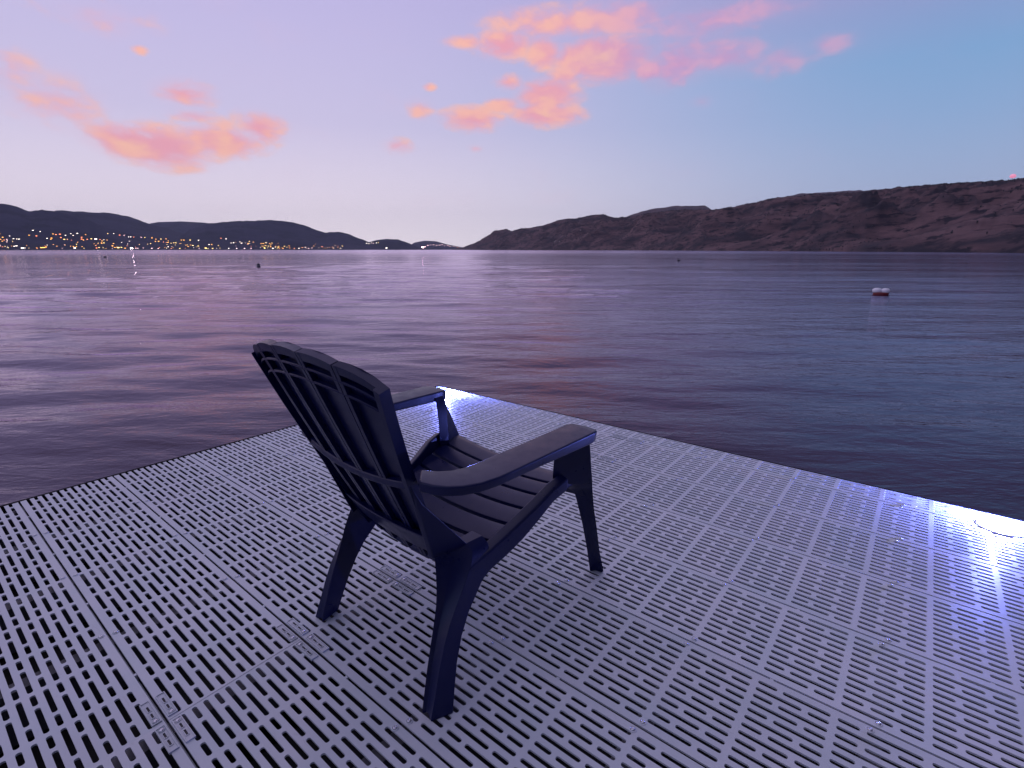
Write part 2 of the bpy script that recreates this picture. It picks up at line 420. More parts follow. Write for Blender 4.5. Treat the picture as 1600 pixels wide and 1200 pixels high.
# shrubs and small trees dotted over the dry slope, too many and too small to count
def build_shrubs():
    rng = random.Random(5); verts = []; faces = []
    pt = HILLS['hill_right']
    tries = 0
    while tries < 9000 and len(verts) < 60000:
        tries += 1
        px = rng.uniform(725, 1680); v = rng.random() ** 1.1
        if v > 1: continue
        p = pt(px, max(0.01, v))
        cl = mnoise.noise(Vector((p[0] * 0.006, p[1] * 0.006, 3.1)))
        if cl < 0.02 and rng.random() > 0.12: continue
        d = math.hypot(p[0], p[1]); r = d * 0.00065 * rng.uniform(0.4, 1.5) + 0.2
        b = len(verts); n = 5
        verts.append((p[0], p[1], p[2] + r * rng.uniform(1.0, 1.7)))
        for k in range(n):
            a = 2 * math.pi * (k + rng.random() * 0.6) / n; q = r * rng.uniform(0.6, 1.2)
            verts.append((p[0] + q * math.cos(a), p[1] + q * math.sin(a), p[2] + r * rng.uniform(0.2, 0.7)))
        for k in range(n):
            a = b + 1 + k; c = b + 1 + (k + 1) % n
            faces.append((b, a, c))
        for k in range(n): verts.append((verts[b + 1 + k][0] * 0.35 + p[0] * 0.65, verts[b + 1 + k][1] * 0.35 + p[1] * 0.65, p[2] - 1.0))
        for k in range(n):
            a = b + 1 + k; c = b + 1 + (k + 1) % n
            faces.append((a, a + n, c + n, c))
    o = link('hillside_shrubs', pd_mesh('hillside_shrubs', verts, faces), M_SHRUB)
    tag(o, 'dark shrubs and small trees dotted over the dry brown right hillside', 'shrubs', kind='stuff')
build_shrubs()

# ------------------------------------------------------------------ lit houses along the far shores
def house_mesh(name, wall, roof, lit):
    bm = bmesh.new()
    box(bm, -0.5, 0.5, -0.4, 0.4, 0, 0.5, 0)
    a = [bm.verts.new(p) for p in ((-0.55, -0.48, 0.5), (0.55, -0.48, 0.5), (0.55, 0, 0.8), (-0.55, 0, 0.8), (0.55, 0.48, 0.5), (-0.55, 0.48, 0.5))]
    for f in ((0, 1, 2, 3), (3, 2, 4, 5), (0, 3, 5), (1, 4, 2), (0, 5, 4, 1)):
        bm.faces.new([a[i] for i in f]).material_index = 1
    for wx in (-0.3, 0.0, 0.3): box(bm, wx - 0.11, wx + 0.11, -0.425, -0.39, 0.14, 0.4, 2)
    me = bm_mesh(bm, name)
    for m in (wall, roof, lit): me.materials.append(m)
    return me
M_HWALL = simple('house_wall', (0.25, 0.24, 0.25), 0.8); M_HROOF = simple('house_roof', (0.06, 0.055, 0.06), 0.8)
LIT = {'w': (1.0, 0.86, 0.74), 'o': (1.0, 0.45, 0.08), 'y': (1.0, 0.72, 0.22), 'r': (1.0, 0.28, 0.12), 'p': (1.0, 0.62, 0.66)}
HM = {k: house_mesh('house_' + k, M_HWALL, M_HROOF, emitter('lit_window_' + k, c, 7.0)) for k, c in LIT.items()}
HB = {k: house_mesh('bright_house_' + k, M_HWALL, M_HROOF, emitter('bright_window_' + k, c, 9.0, 'FRONT')) for k, c in LIT.items()}
HS = {k: house_mesh('glaring_house_' + k, M_HWALL, M_HROOF, emitter('glaring_window_' + k, c, 110.0, 'FRONT')) for k, c in LIT.items() if k in 'wp'}
def zl(s, ox, oy, k):
    out = []
    for tok in s.split():
        c = tok[-1]; big = tok[-1].isupper(); x, y = tok[:-1].split(',')
        out.append((ox + int(x) / k, oy + int(y) / k, c.lower(), big))
    return out
LIGHTS = zl("25,118o 40,140o 20,155o 30,168o 45,160r 90,130w 110,150w 135,152w 148,153w 105,202w 122,201w 160,216W 176,215w 290,213O 310,212O 325,208o 260,92w 308,100w 275,130r 225,128o 345,147w 375,148o 368,155o 390,117o 412,122r 440,122r 475,126w 515,115w 528,128w 560,115w 462,155y 440,143r 585,140r 580,152r 592,158o 615,123o 648,150y 680,155W 620,155r 540,187y 515,203o 535,203o 575,203o 520,217W 670,195o 690,210y 672,215r 720,165o 730,178y 715,180o 770,115y 810,115w 850,125r 880,127p 795,182o 785,200o 800,210o 825,212Y 845,210y 870,215o 915,215W 945,215p 960,215p 910,137w 925,137w 945,138r 995,140p 1020,140y 1070,145o 1095,152o 1090,168o 1110,168o 1130,152y 1145,172r 1165,152o 1175,175o 1195,180y 1215,178y 1230,178y 1170,205w 1055,216p 1100,216p 1190,220r 1250,217y 1270,160o 1285,160o 1330,160y 1388,160w 1295,193o 1310,203o 1330,192o 1345,195y 1358,190o 1380,200y 1395,197o 1420,200y 1445,195y 1455,190w 1475,190o 1490,200y 1520,195y 1540,197o 1430,217Y 1445,217y 1475,217y 1580,152w 1545,147r 1590,219w", 0, 340, 4.444)
LIGHTS += zl("10,160w 25,160w 65,155w 75,162w 125,152y 150,155o 115,165o 168,188w 195,165o 210,165o 225,160y 250,165o 265,160y 200,180o 220,178o 240,180y 255,172o 215,193Y 235,192y 255,185o 265,195W 285,185y 300,188y 305,182o 340,182y 355,187y 370,180o 330,195o 400,195r 430,197w 450,190r 470,188w 490,195p 510,193p 40,197p 90,197p 130,197p 855,163w 868,165w 885,160w 895,163p 915,160w 928,158y 575,185r 975,193W 1200,188P 1216,185P 1235,175p 1250,172p 1270,172p 1290,175p 1310,175p 1325,170p 1340,178p 1360,175p 1372,182p 1395,183p 1420,186r", 360, 340, 4.0)
ORDER_L = ['hill_near_left', 'hill_middle', 'hill_small_point', 'hill_far_town', 'hill_mid_left']
SPAN = {'hill_near_left': (-420, 430), 'hill_middle': (255, 600), 'hill_small_point': (560, 662), 'hill_far_town': (636, 760), 'hill_mid_left': (60, 380)}
def on_hill(px, py, names):
    """walk up the first slope whose surface lies along this bearing and height"""
    a, b, c = ray(px, py); tan_e = c / math.hypot(a, b)
    for nme in names:
        if not (SPAN[nme][0] <= px <= SPAN[nme][1]): continue
        for k in range(1, 90):
            p = HILLS[nme](px, k / 90.0)
            if (p[2] - EYE) / math.hypot(p[0], p[1]) >= tan_e: return p
    return None
rl = random.Random(23)
for k in range(125):
    px = 540 * rl.random() ** 1.15
    LIGHTS.append((px, 388.6 - 17 * rl.random() ** 1.7 * (1 - px / 900), rl.choice('ooyywwrp'), False))
NX0 = len(LIGHTS) - 125
nh = 0
for li, (px, py, c, big) in enumerate(LIGHTS):
    p = on_hill(px, min(py, 388.6), ORDER_L)
    if p is None: continue
    d = math.hypot(p[0], p[1])
    s = d * (0.0028 if big else (0.0011 if li >= NX0 else 0.0017)) * random.uniform(0.8, 1.25)
    o = link('house', (HB if big else HM)[c], loc=(p[0] * 0.998, p[1] * 0.998, p[2] - 0.02 * s), rot=(0, 0, -math.atan2(p[0], p[1]) + random.uniform(-.3, .3)), scale=(s, s, s))
    if big and (abs(px - 206) < 2 or abs(px - 660) < 2): o.data = HS[c]
    kind = {'w': 'white', 'o': 'orange', 'y': 'yellow', 'r': 'reddish', 'p': 'pink'}[c]
    if px > 640: place = 'in the farthest town at the gap between the hills'
    elif px > 560: place = 'by the small dark point left of the gap'
    else: place = 'on the far shore below the left hills'
    tag(o, ('brightly ' if big else '') + 'lit house with %s windows %s' % (kind, place), 'house', ('bright ' if big else '') + '%s lit houses %s' % (kind, place))
    nh += 1
# few faint lights on the right-hand slope
for px, py in ((868, 377), (874, 378), (866, 379), (906, 361)):
    a, b, c = ray(px, py); te = c / math.hypot(a, b)
    for k in range(1, 120):
        p = HILLS['hill_right'](px, k / 120)
        if (p[2] - EYE) / math.hypot(p[0], p[1]) >= te: break
    d = math.hypot(p[0], p[1]); s = d * 0.0018
    if not 'M_FAINT' in globals():
        M_FAINT = house_mesh('faint_house', M_HWALL, M_HROOF, emitter('dim_window', (0.9, 0.75, 0.8), 0.35))
    o = link('house', M_FAINT, loc=(p[0] * .996, p[1] * .996, p[2]), rot=(0, 0, -math.atan2(p[0], p[1])), scale=(s, s, s))
    tag(o, 'pale house low on the brown right hillside', 'house', 'pale houses on the right hillside')

# red beacon on the right ridge
a0 = HILLS['hill_right'](1556, 1.0)
bt = link('beacon_mast', None, loc=(a0[0] * .999, a0[1] * .999, a0[2] - 0.5)); tag(bt, 'slim mast with a red beacon on the right ridge', 'beacon')
bm = bmesh.new(); lathe(bm, [(0.35, 0), (0.2, 4.2), (0, 4.25)], 8); fix_normals(bm); link('mast', bm_mesh(bm, 'mast'), M_JOIST, bt)
bm = bmesh.new(); lathe(bm, [(0, 3.4), (3.2, 4.2), (4.6, 6.5), (3.2, 9.2), (0, 10.4)], 10); fix_normals(bm)
link('beacon_lamp', bm_mesh(bm, 'beacon_lamp'), emitter('red_beacon', (0.9, 0.28, 0.46), 0.85), bt)

# ------------------------------------------------------------------ dock
DOCK_ROT = R(-38.6)
CS, SN = math.cos(DOCK_ROT), math.sin(DOCK_ROT)
def dk(s, t, z=0.0): return Vector((s * CS - t * SN, s * SN + t * CS, z))
PER = 0.1592; NPER = 10; PW = 0.3092; SEAM = 0.0066
ROWP = 0.0233; ROW0 = (PW - 11 * ROWP) / 2
LONG, GAP, SHORT = 0.0945, 0.0112, 0.0408
SW = 0.0105; TH = 0.0045
BAND = PER - LONG - GAP - SHORT
PLEN = PER * NPER
def panel_bm():
    bm = bmesh.new()
    V = bm.verts.new
    y_lo, y_hi = SEAM / 2, PW - SEAM / 2
    def slot(xa, xb, ya, yb, sx0, sx1, yc):
        r = SW * 0.43; hw = SW / 2
        rect = [(xb, yb), (xa, yb), (xa, ya), (xb, ya)]
        rv = [V((x, y, 0)) for x, y in rect]
        cen = [(sx1 - r, yc + hw - r, 0), (sx0 + r, yc + hw - r, 90), (sx0 + r, yc - hw + r, 180), (sx1 - r, yc - hw + r, 270)]
        arcs = []
        for cx, cy, a0 in cen:
            arcs.append([(cx + r * math.cos(R(a0 + d)), cy + r * math.sin(R(a0 + d))) for d in (0, 45, 90)])
        top = [[V((x, y, 0)) for x, y in a] for a in arcs]
        for i in range(4):
            j = (i + 1) % 4
            bm.faces.new((rv[i], top[i][1], top[i][0])).normal_flip()
            bm.faces.new((rv[i], top[i][2], top[i][1])).normal_flip()
            bm.faces.new((rv[i], rv[j], top[j][0], top[i][2]))
        ring = [v for a in top for v in a]
        low = [V((v.co.x, v.co.y, -TH)) for v in ring]
        n = len(ring)
        for i in range(n):
            bm.faces.new((ring[i], ring[(i + 1) % n], low[(i + 1) % n], low[i]))
    for rI in range(12):
        yc = ROW0 + rI * ROWP
        ya = y_lo if rI == 0 else yc - ROWP / 2
        yb = y_hi if rI == 11 else yc + ROWP / 2
        for k in range(NPER):
            x0 = k * PER
            if rI % 2 == 0:
                a = x0 + BAND / 2; b = a + LONG; c = b + GAP; d = c + SHORT
            else:
                a = x0 + BAND / 2; b = a + SHORT; c = b + GAP; d = c + LONG
            mid = (b + c) / 2
            slot(x0, mid, ya, yb, a, b, yc); slot(mid, x0 + PER, ya, yb, c, d, yc)
    bmesh.ops.remove_doubles(bm, verts=bm.verts[:], dist=1e-6)
    e = 0.0008
    # outer skirts, lap lip under the neighbour's edge, spacer tabs in the joint
    for y in (y_lo, y_hi):
        q = [V((0, y, 0)), V((PLEN, y, 0)), V((PLEN, y, -TH)), V((0, y, -TH))]; bm.faces.new(q)
    for x in (e, PLEN - e):
        q = [V((x, y_lo, 0)), V((x, y_hi, 0)), V((x, y_hi, -TH)), V((x, y_lo, -TH))]; bm.faces.new(q)
    q = [V((0, y_hi, -0.0190)), V((PLEN, y_hi, -0.0190)), V((PLEN, y_hi + SEAM, -0.0190)), V((0, y_hi + SEAM, -0.0190))]; bm.faces.new(q)
    for x in (0.196, 0.59, 0.985, 1.39):
        box(bm, x - 0.004, x + 0.004, y_hi - 0.0005, y_hi + SEAM * 0.9, -0.018, -0.0012)
    return bm

def cut(bm, axis, at, keep_greater):
    no = Vector((1, 0, 0)) if axis == 0 else Vector((0, 1, 0))
    co = no * at
    bmesh.ops.bisect_plane(bm, geom=bm.verts[:] + bm.edges[:] + bm.faces[:], plane_co=co, plane_no=no, clear_inner=keep_greater, clear_outer=not keep_greater, dist=1e-6)
    return bm
S0 = -1.1236 - PLEN
LEFT_CUT = 0.0150
T0 = 0.224
EDGE_T = 2.52
full_me = bm_mesh(panel_bm(), 'deck_panel')
left_me = bm_mesh(cut(panel_bm(), 0, LEFT_CUT, True), 'deck_panel_left')
K_EDGE = 7
EDGE_CUT = EDGE_T - (T0 + PW * K_EDGE)
edge_me = bm_mesh(cut(panel_bm(), 1, EDGE_CUT, False), 'deck_panel_edge')
corner_me = bm_mesh(cut(cut(panel_bm(), 1, EDGE_CUT, False), 0, LEFT_CUT, True), 'deck_panel_corner')
for me in (full_me, left_me, edge_me, corner_me): me.materials.append(M_DECK)

dock = link('dock', None, loc=(0, 0, 0), rot=(0, 0, DOCK_ROT))
tag(dock, 'grey floating swim dock decked with slotted plastic panels, under the navy chair', 'dock')
LEFT_S = S0 + LEFT_CUT; RIGHT_S = S0 + 3 * PLEN; BACK_T = T0 - 3 * PW
rp = random.Random(11)
PANELS = {}
def on_panel(name, me, s, t, z, scale=(1, 1, 1), ds=0.0, dt=0.0):
    # fixed to the panel that lies at (s + ds, t + dt)
    cI = min(2, max(0, int((s + ds - S0) // PLEN))); k = min(K_EDGE, max(-3, int((t + dt - T0) // PW)))
    p = PANELS[(k, cI)]
    return link(name, me, (), p, loc=(s - p.location.x, t - p.location.y, z), scale=scale)
for k in range(-3, K_EDGE + 1):
    for cI in range(3):
        me = full_me
        if k == K_EDGE: me = corner_me if cI == 0 else edge_me
        elif cI == 0: me = left_me
        PANELS[(k, cI)] = link('deck_panel', me, (), dock, loc=(S0 + cI * PLEN, T0 + k * PW, rp.uniform(-0.0006, 0.0006)))
JOISTS = [-2.32, -1.928, -1.532, -1.1236, -0.724, -0.332, 0.06, 0.4684, 0.866, 1.27, 1.67, 2.03]
bm = bmesh.new(); box(bm, -0.019, 0.019, BACK_T, EDGE_T - 0.03, -0.16, -0.0225); jm = bm_mesh(bm, 'joist')
for s in JOISTS + [LEFT_S + 0.035]: link('joist', jm, M_JOIST, dock, loc=(s, 0, 0))
# black perimeter trim
def strip(name, s0, s1, t0, t1, z0, z1, m):
    bm = bmesh.new(); box(bm, s0, s1, t0, t1, z0, z1); o = link(name, bm_mesh(bm, name), m, dock); add_bevel(o, 0.003, 2); return o
strip('edge_trim', LEFT_S - 0.022, LEFT_S - 0.001, BACK_T, EDGE_T + 0.018, -0.2, -0.001, M_FRAME)
strip('edge_trim', LEFT_S - 0.0005, RIGHT_S, EDGE_T + 0.001, EDGE_T + 0.018, -0.2, -0.001, M_FRAME)
strip('edge_trim', RIGHT_S + 0.001, RIGHT_S + 0.016, BACK_T, EDGE_T + 0.014, -0.2, -0.004, M_FRAME)
strip('edge_trim', LEFT_S, RIGHT_S, BACK_T - 0.016, BACK_T - 0.001, -0.2, -0.004, M_FRAME)
for sA, sB in ((LEFT_S + 0.08, -1.2), (-1.05, 0.4), (0.55, RIGHT_S - 0.08)):
    strip('float', sA, sB, BACK_T + 0.1, EDGE_T - 0.1, -0.60, -0.17, M_FLOAT)
# screws: a raised moulded boss with a bright pan head, a pair astride every joint on every joist
bm = bmesh.new()
lathe(bm, [(0.0082, -0.001), (0.0080, 0.0012), (0.0070, 0.0020), (0.0058, 0.0018), (0.0052, 0.0004)], 14, mat=0)
lathe(bm, [(0.0050, 0.0002), (0.0046, 0.0024), (0.0030, 0.0036), (0.0012, 0.0036), (0.0010, 0.0022), (0, 0.0022)], 12, mat=1)
fix_normals(bm); screw_me = bm_mesh(bm, 'screw', True); screw_me.materials.append(M_DECK); screw_me.materials.append(M_STEEL)
for s in JOISTS[:9]:
    for k in range(-2, K_EDGE + 1):
        t = T0 + k * PW
        if abs(s + 1.1236) < 1e-3 or abs(s - 0.4684) < 1e-3: continue
        for d, so in ((-0.0145, -0.006), (0.0145, 0.006)):
            on_panel('screw', screw_me, s + so + rp.uniform(-.002, .002), t + d, 0.0)
# moulded corner pads where four panels meet
def pad_bm():
    bm = bmesh.new()
    L0, L1, w0, w1 = 0.008, 0.088, 0.006, 0.0245
    box(bm, L0, L1, w0, w1, -0.003, 0.0008)
    def rim(a, b, c, d, t, z):
        box(bm, a, b, c, c + t, 0, z); box(bm, a, b, d - t, d, 0, z); box(bm, a, a + t, c + t, d - t, 0, z); box(bm, b - t, b, c + t, d - t, 0, z)
    rim(L0, L1, w0, w1, 0.0018, 0.0030)
    for a, b in ((0.028, 0.046), (0.052, 0.072)):
        rim(a, b, 0.0115, 0.019, 0.0015, 0.0026)
        box(bm, a + 0.0018, b - 0.0018, 0.0133, 0.0172, 0.0006, 0.0011, 1)
    lathe(bm, [(0.0062, 0.0), (0.0060, 0.0030), (0.0050, 0.0034), (0.0046, 0.0016)], 12, 0.0175, 0.0152, 0)
    lathe(bm, [(0.0044, 0.001), (0.0040, 0.0034), (0.0024, 0.0044), (0, 0.0044)], 12, 0.0175, 0.0152, 2)
    return bm
bm = pad_bm(); fix_normals(bm); pad_me = bm_mesh(bm, 'corner_pad')
M_DARKSLIT = simple('pad_slit', (0.03, 0.03, 0.035), 0.7)
for m in (M_DECK, M_DARKSLIT, M_STEEL): pad_me.materials.append(m)
for s in (-1.1236, 0.4684):
    for k in range(-2, K_EDGE + 1):
        for sx in (1, -1):
            for sy in (1, -1):
                on_panel('corner_pad', pad_me, s, T0 + k * PW, 0.0005, (sx, sy, 1), sx * 0.05, sy * 0.015)

# ------------------------------------------------------------------ dock lights
M_LAMPBODY = simple('lamp_body', (0.72, 0.72, 0.76), 0.35, 0.2)
LED = (0.17, 0.21, 1.0)
M_LENS = emitter('led_lens', (0.62, 0.6, 1.0), 26.0, 'FRONT')
def dock_light(s, t, label, power):
    p = dk(s, t)
    root = link('dock_light', None, loc=p, rot=(0, 0, DOCK_ROT)); tag(root, label, 'dock light', 'round lights on the dock edge')
    bm = bmesh.new(); lathe(bm, [(0, 0.0005), (0.055, 0.0005), (0.056, 0.002), (0.052, 0.0038), (0.040, 0.0045)], 40, sx=1.25)
    fix_normals(bm); link('base', bm_mesh(bm, 'light_base', True), M_LAMPBODY, root)
    bm = bmesh.new(); lathe(bm, [(0.040, 0.0046), (0.036, 0.009), (0.029, 0.0105)], 40, sx=1.25); fix_normals(bm)
    link('lens', bm_mesh(bm, 'light_lens', True), M_LENS, root)
    bm = bmesh.new(); lathe(bm, [(0.0285, 0.0106), (0.027, 0.0125), (0.018, 0.0138), (0.008, 0.0142), (0, 0.0142)], 40, sx=1.25); fix_normals(bm)
    link('cap', bm_mesh(bm, 'light_cap', True), M_LAMPBODY, root)
    ld = bpy.data.lights.new('led', 'POINT'); ld.energy = power; ld.color = LED; ld.shadow_soft_size = 0.006
    lo = link('led', ld, parent=root, loc=(0, 0, 0.034))
    return root
dock_light(0.345, 2.40, 'oval dock light glowing white on the right edge of the deck', 46.0)
dock_light(-2.52, 2.40, 'dock light glowing at the far corner of the deck behind the chair arm', 50.0)

# ------------------------------------------------------------------ chair
chair = link('adirondack_chair', None, loc=(-0.3466, 1.0438, 0.0), rot=(0, 0, R(48.7 - 90)))
tag(chair, 'navy blue plastic slatted lounge chair standing on the grey dock', 'chair')
def part(name, bm, bev=0.004, seg=2):
    fix_normals(bm); o = link(name, bm_mesh(bm, name), M_CHAIR, chair)
    if bev: add_bevel(o, bev, seg)
    return o
ZB, ZTOP = 0.285, 0.806
def ztop(x): return ZTOP - 0.62 * x * x - 0.016 * (abs(x) / 0.246) ** 8
def yback(x, z):
    c = 0.118 + (z - 0.29) * (-0.232 / 0.51)
    return c + 0.026 * (x / 0.24) ** 2 - 0.006 * math.sin((z - 0.29) / 0.51 * math.pi)
for i in range(-2, 3):
    bm = bmesh.new(); secs = []
    NU = 14
    for u in [k / NU for k in range(NU)] + [0.955, 0.965, 0.985, 1.0]:
        cx = i * (0.0585 + (0.0985 - 0.0585) * u); w = 0.0560 + (0.0962 - 0.0560) * u
        fl = -0.016; deep = -0.005 if u < 0.96 else -0.0155
        dl = fl - (0.006 if i == -2 else 0); dr = fl - (0.006 if i == 2 else 0)
        e = 0.0095
        fs = [(q, 0.0015 * (1 - (2 * q / w) ** 2)) for q in (-w / 2, -w / 4, 0, w / 4, w / 2)]
        cv = [(q * (w - 2 * e) / w, deep) for q in (w / 2, w / 4, 0, -w / 4, -w / 2)]
        pts = fs + [(w / 2, dr), (w / 2 - e, dr)] + cv + [(-w / 2 + e, dl), (-w / 2, dl)]
        sec = []
        for dx, dy in pts:
            x = cx + dx; zt_ = ztop(x) - 0.0032 * (2 * dx / w) ** 2
            z = ZB + u * (zt_ - ZB)
            sec.append((x, yback(x, z) + dy, z + dy * 0.3))
        secs.append(sec)
    loft(bm, secs); part('back_slat', bm, 0.003)
def band(name, xs, fz, depth0, depth1, hgt, bev=0.003):
    bm = bmesh.new(); secs = []
    for x in xs:
        z = fz(x); y = yback(x, z)
        secs.append([(x, y + depth0, z - hgt / 2), (x, y + depth1, z - hgt / 2 - 0.004), (x, y + depth1, z + hgt / 2 - 0.004), (x, y + depth0, z + hgt / 2)])
    loft(bm, secs); part(name, bm, bev)
xs = [-0.186 + 0.372 * k / 16 for k in range(17)]
band('back_rail', xs, lambda x: 0.516 + 0.45 * x * x, -0.008, -0.021, 0.016)
xs2 = [-0.232 + 0.464 * k / 18 for k in range(19)]
band('back_rib', xs2, lambda x: ztop(x) - 0.036, -0.004, -0.0165, 0.005, 0.001)
band('back_rib', xs2, lambda x: ztop(x) - 0.064, -0.004, -0.0165, 0.005, 0.001)
# bottom of the back and apron, arched between the legs
bm = bmesh.new(); secs = []
for k in range(21):
    x = -0.166 + 0.332 * k / 20; zl_ = 0.304; zu = 0.375
    secs.append([(x, yback(x, zl_) - 0.010, zl_), (x, yback(x, zl_) - 0.022, zl_ + 0.004), (x, yback(x, zu) - 0.028, zu), (x, yback(x, zu) - 0.010, zu)])
loft(bm, secs); part('apron', bm, 0.003)
# seat slats
SEATC = [(0.565, 0.345), (0.548, 0.372), (0.52, 0.381), (0.465, 0.377), (0.405, 0.363), (0.345, 0.346), (0.285, 0.327), (0.222, 0.307), (0.16, 0.289), (0.11, 0.277)]
SEATW = [(0.11, 0.168), (0.16, 0.186), (0.22, 0.203), (0.3, 0.216), (0.4, 0.233), (0.5, 0.244), (0.57, 0.246)]
def seat_z(y):
    pts = sorted(SEATC)
    return interp(pts, y)
cuts = [0.555, 0.462, 0.405, 0.346, 0.286, 0.223, 0.161, 0.125]
for n in range(7):
    yb, ya = cuts[n] - (0.0045 if n else 0), cuts[n + 1] + 0.0045
    bm = bmesh.new(); secs = []
    for k in range(13):
        f_ = -1 + 2 * k / 12; sag = -0.018 * (1 - f_ * f_)
        top = []; bot = []
        m = 6
        for q in range(m + 1):
            y = ya + (yb - ya) * q / m; z = seat_z(y) + sag
            crown = 0.0025 * (1 - (2 * q / m - 1) ** 2)
            x = f_ * interp(SEATW, y); top.append((x, y, z + crown)); bot.append((x, y, z - 0.013))
        if n == 0:
            x = f_ * interp(SEATW, yb); bot[-1] = (x, yb + 0.006, seat_z(yb) + sag - 0.045); bot[-2] = (x, yb - 0.008, seat_z(yb) + sag - 0.045)
        secs.append(top + bot[::-1])
    loft(bm, secs); part('seat_slat', bm, 0.002)
for sg in (1, -1):
    X = lambda x: sg * x
    # side rail from front panel to rear leg
    bm = bmesh.new(); secs = []
    for y, zu, zd, xo in ((0.45, 0.408, 0.374, 0.259), (0.40, 0.394, 0.358, 0.252), (0.35, 0.366, 0.322, 0.243), (0.30, 0.343, 0.290, 0.235), (0.25, 0.322, 0.268, 0.228), (0.20, 0.304, 0.252, 0.2225), (0.16, 0.296, 0.232, 0.221), (0.13, 0.292, 0.215, 0.221)):
        secs.append([(X(xo), y, zd), (X(xo + .001), y, zu), (X(xo - 0.026), y, zu + 0.008), (X(xo - 0.030), y, zd)])
    loft(bm, secs); part('seat_rail', bm, 0.005)
    # rear leg, splayed, with a hollowed face towards the back
    bm = bmesh.new(); secs = []
    for z, p1, p2, p3, p4 in ((0.0, (.213, -.010), (.242, -.012), (.261, .031), (.226, .044)), (0.004, (.211, -.012), (.243, -.014), (.263, .032), (.225, .046)), (0.05, (.208, .000), (.240, .003), (.253, .048), (.217, .060)), (0.10, (.204, .014), (.236, .020), (.243, .066), (.209, .078)),
                              (0.15, (.200, .030), (.232, .040), (.235, .090), (.201, .100)), (0.19, (.196, .044), (.228, .062), (.229, .118), (.195, .124)), (0.225, (.192, .055), (.226, .086), (.225, .152), (.189, .156)), (0.26, (.186, .063), (.224, .112), (.2225, .185), (.184, .185)),
                              (0.295, (.176, .071), (.220, .136), (.219, .200), (.174, .200)), (0.318, (.168, .076), (.212, .150), (.212, .200), (.168, .200)), (0.333, (.163, .080), (.192, .150), (.196, .196), (.163, .196))):
        q1 = (p1[0] * .66 + p2[0] * .34 - .006, p1[1] * .66 + p2[1] * .34 + .008); q2 = (p1[0] * .33 + p2[0] * .67 - .005, p1[1] * .33 + p2[1] * .67 + .007)
        secs.append([(X(p[0]), p[1], z) for p in (p1, q1, q2, p2, p3, p4)])
    loft(bm, secs); part('rear_leg', bm, 0.004)
    # side wall joining the back to seat and leg
    bm = bmesh.new()
    A, B_, C_ = (.196, .030, .480), (.194, .160, .322), (.164, .078, .315)
    A2 = (.200, .002, .530)
    o_ = [A2, A, B_, C_]
    i_ = [(x - .014, y - .004, z) for x, y, z in o_]
    loft(bm, [[(X(x), y, z) for x, y, z in o_], [(X(x), y, z) for x, y, z in i_]]); part('back_support', bm, 0.003)
    # front leg: broad diagonal panel under the arm narrowing to a foot
    bm = bmesh.new(); secs = []
    for z, p1, p2 in ((0.0, (.208, .660), (.240, .683)), (0.004, (.206, .659), (.242, .684)), (0.10, (.213, .625), (.250, .640)), (0.20, (.219, .586), (.258, .604)), (0.28, (.222, .552), (.266, .570)), (0.326, (.222, .533), (.271, .554)), (0.348, (.222, .503), (.274, .546)), (0.362, (.222, .470), (.276, .541)), (0.376, (.222, .432), (.279, .536)), (0.41, (.222, .431), (.282, .524)), (0.46, (.224, .432), (.289, .506)), (0.50, (.229, .432), (.295, .490)), (0.53, (.236, .432), (.300, .478))):
        dx, dy = p2[0] - p1[0], p2[1] - p1[1]
        m1 = (p1[0] + dx * .35 - .004, p1[1] + dy * .35 + .004); m2 = (p1[0] + dx * .7 - .004, p1[1] + dy * .7 + .004)
        w_ = 0.03 if z < .34 else 0.036
        p3 = (p2[0] - w_ * .9, p2[1] + .004); p4 = (p1[0] - .002, min(p1[1] + w_, p3[1] - .006))
        secs.append([(X(p[0]), p[1], z) for p in (p1, m1, m2, p2, p3, p4)])
    loft(bm, secs); part('front_leg', bm, 0.004)
    # arm
    bm = bmesh.new(); secs = []
    st_ = [((0.296, 0.497), (0.266, 0.497)), ((0.312, 0.490), (0.250, 0.490)), ((0.321, 0.478), (0.241, 0.479)), ((0.326, 0.458), (0.238, 0.460)), ((0.326, 0.36), (0.240, 0.35)), ((0.326, 0.25), (0.240, 0.24)), ((0.326, 0.16), (0.240, 0.165)), ((0.325, 0.122), (0.240, 0.135)), ((0.317, 0.078), (0.238, 0.106)), ((0.301, 0.046), (0.229, 0.080)), ((0.280, 0.024), (0.214, 0.062)), ((0.255, 0.010), (0.197, 0.050)), ((0.225, 0.002), (0.18, 0.042))]
    for k, ((ox, oy), (ix, iy)) in enumerate(st_):
        zt = 0.549 - 0.010 * max(0, 1 - k / 3.0) ** 1.5; th = (0.018, 0.028, 0.032, 0.033, 0.030, 0.026, 0.024, 0.024, 0.024, 0.024, 0.024, 0.024, 0.024)[k]
        mx, my = (ox + ix) / 2, (oy + iy) / 2
        secs.append([(X(ox), oy, zt - 0.002), (X(mx), my, zt), (X(ix), iy, zt - 0.002), (X(ix), iy, zt - th), (X(ox - .004), oy - 0.001, zt - th)])
    loft(bm, secs); part('arm', bm, 0.005, 3)

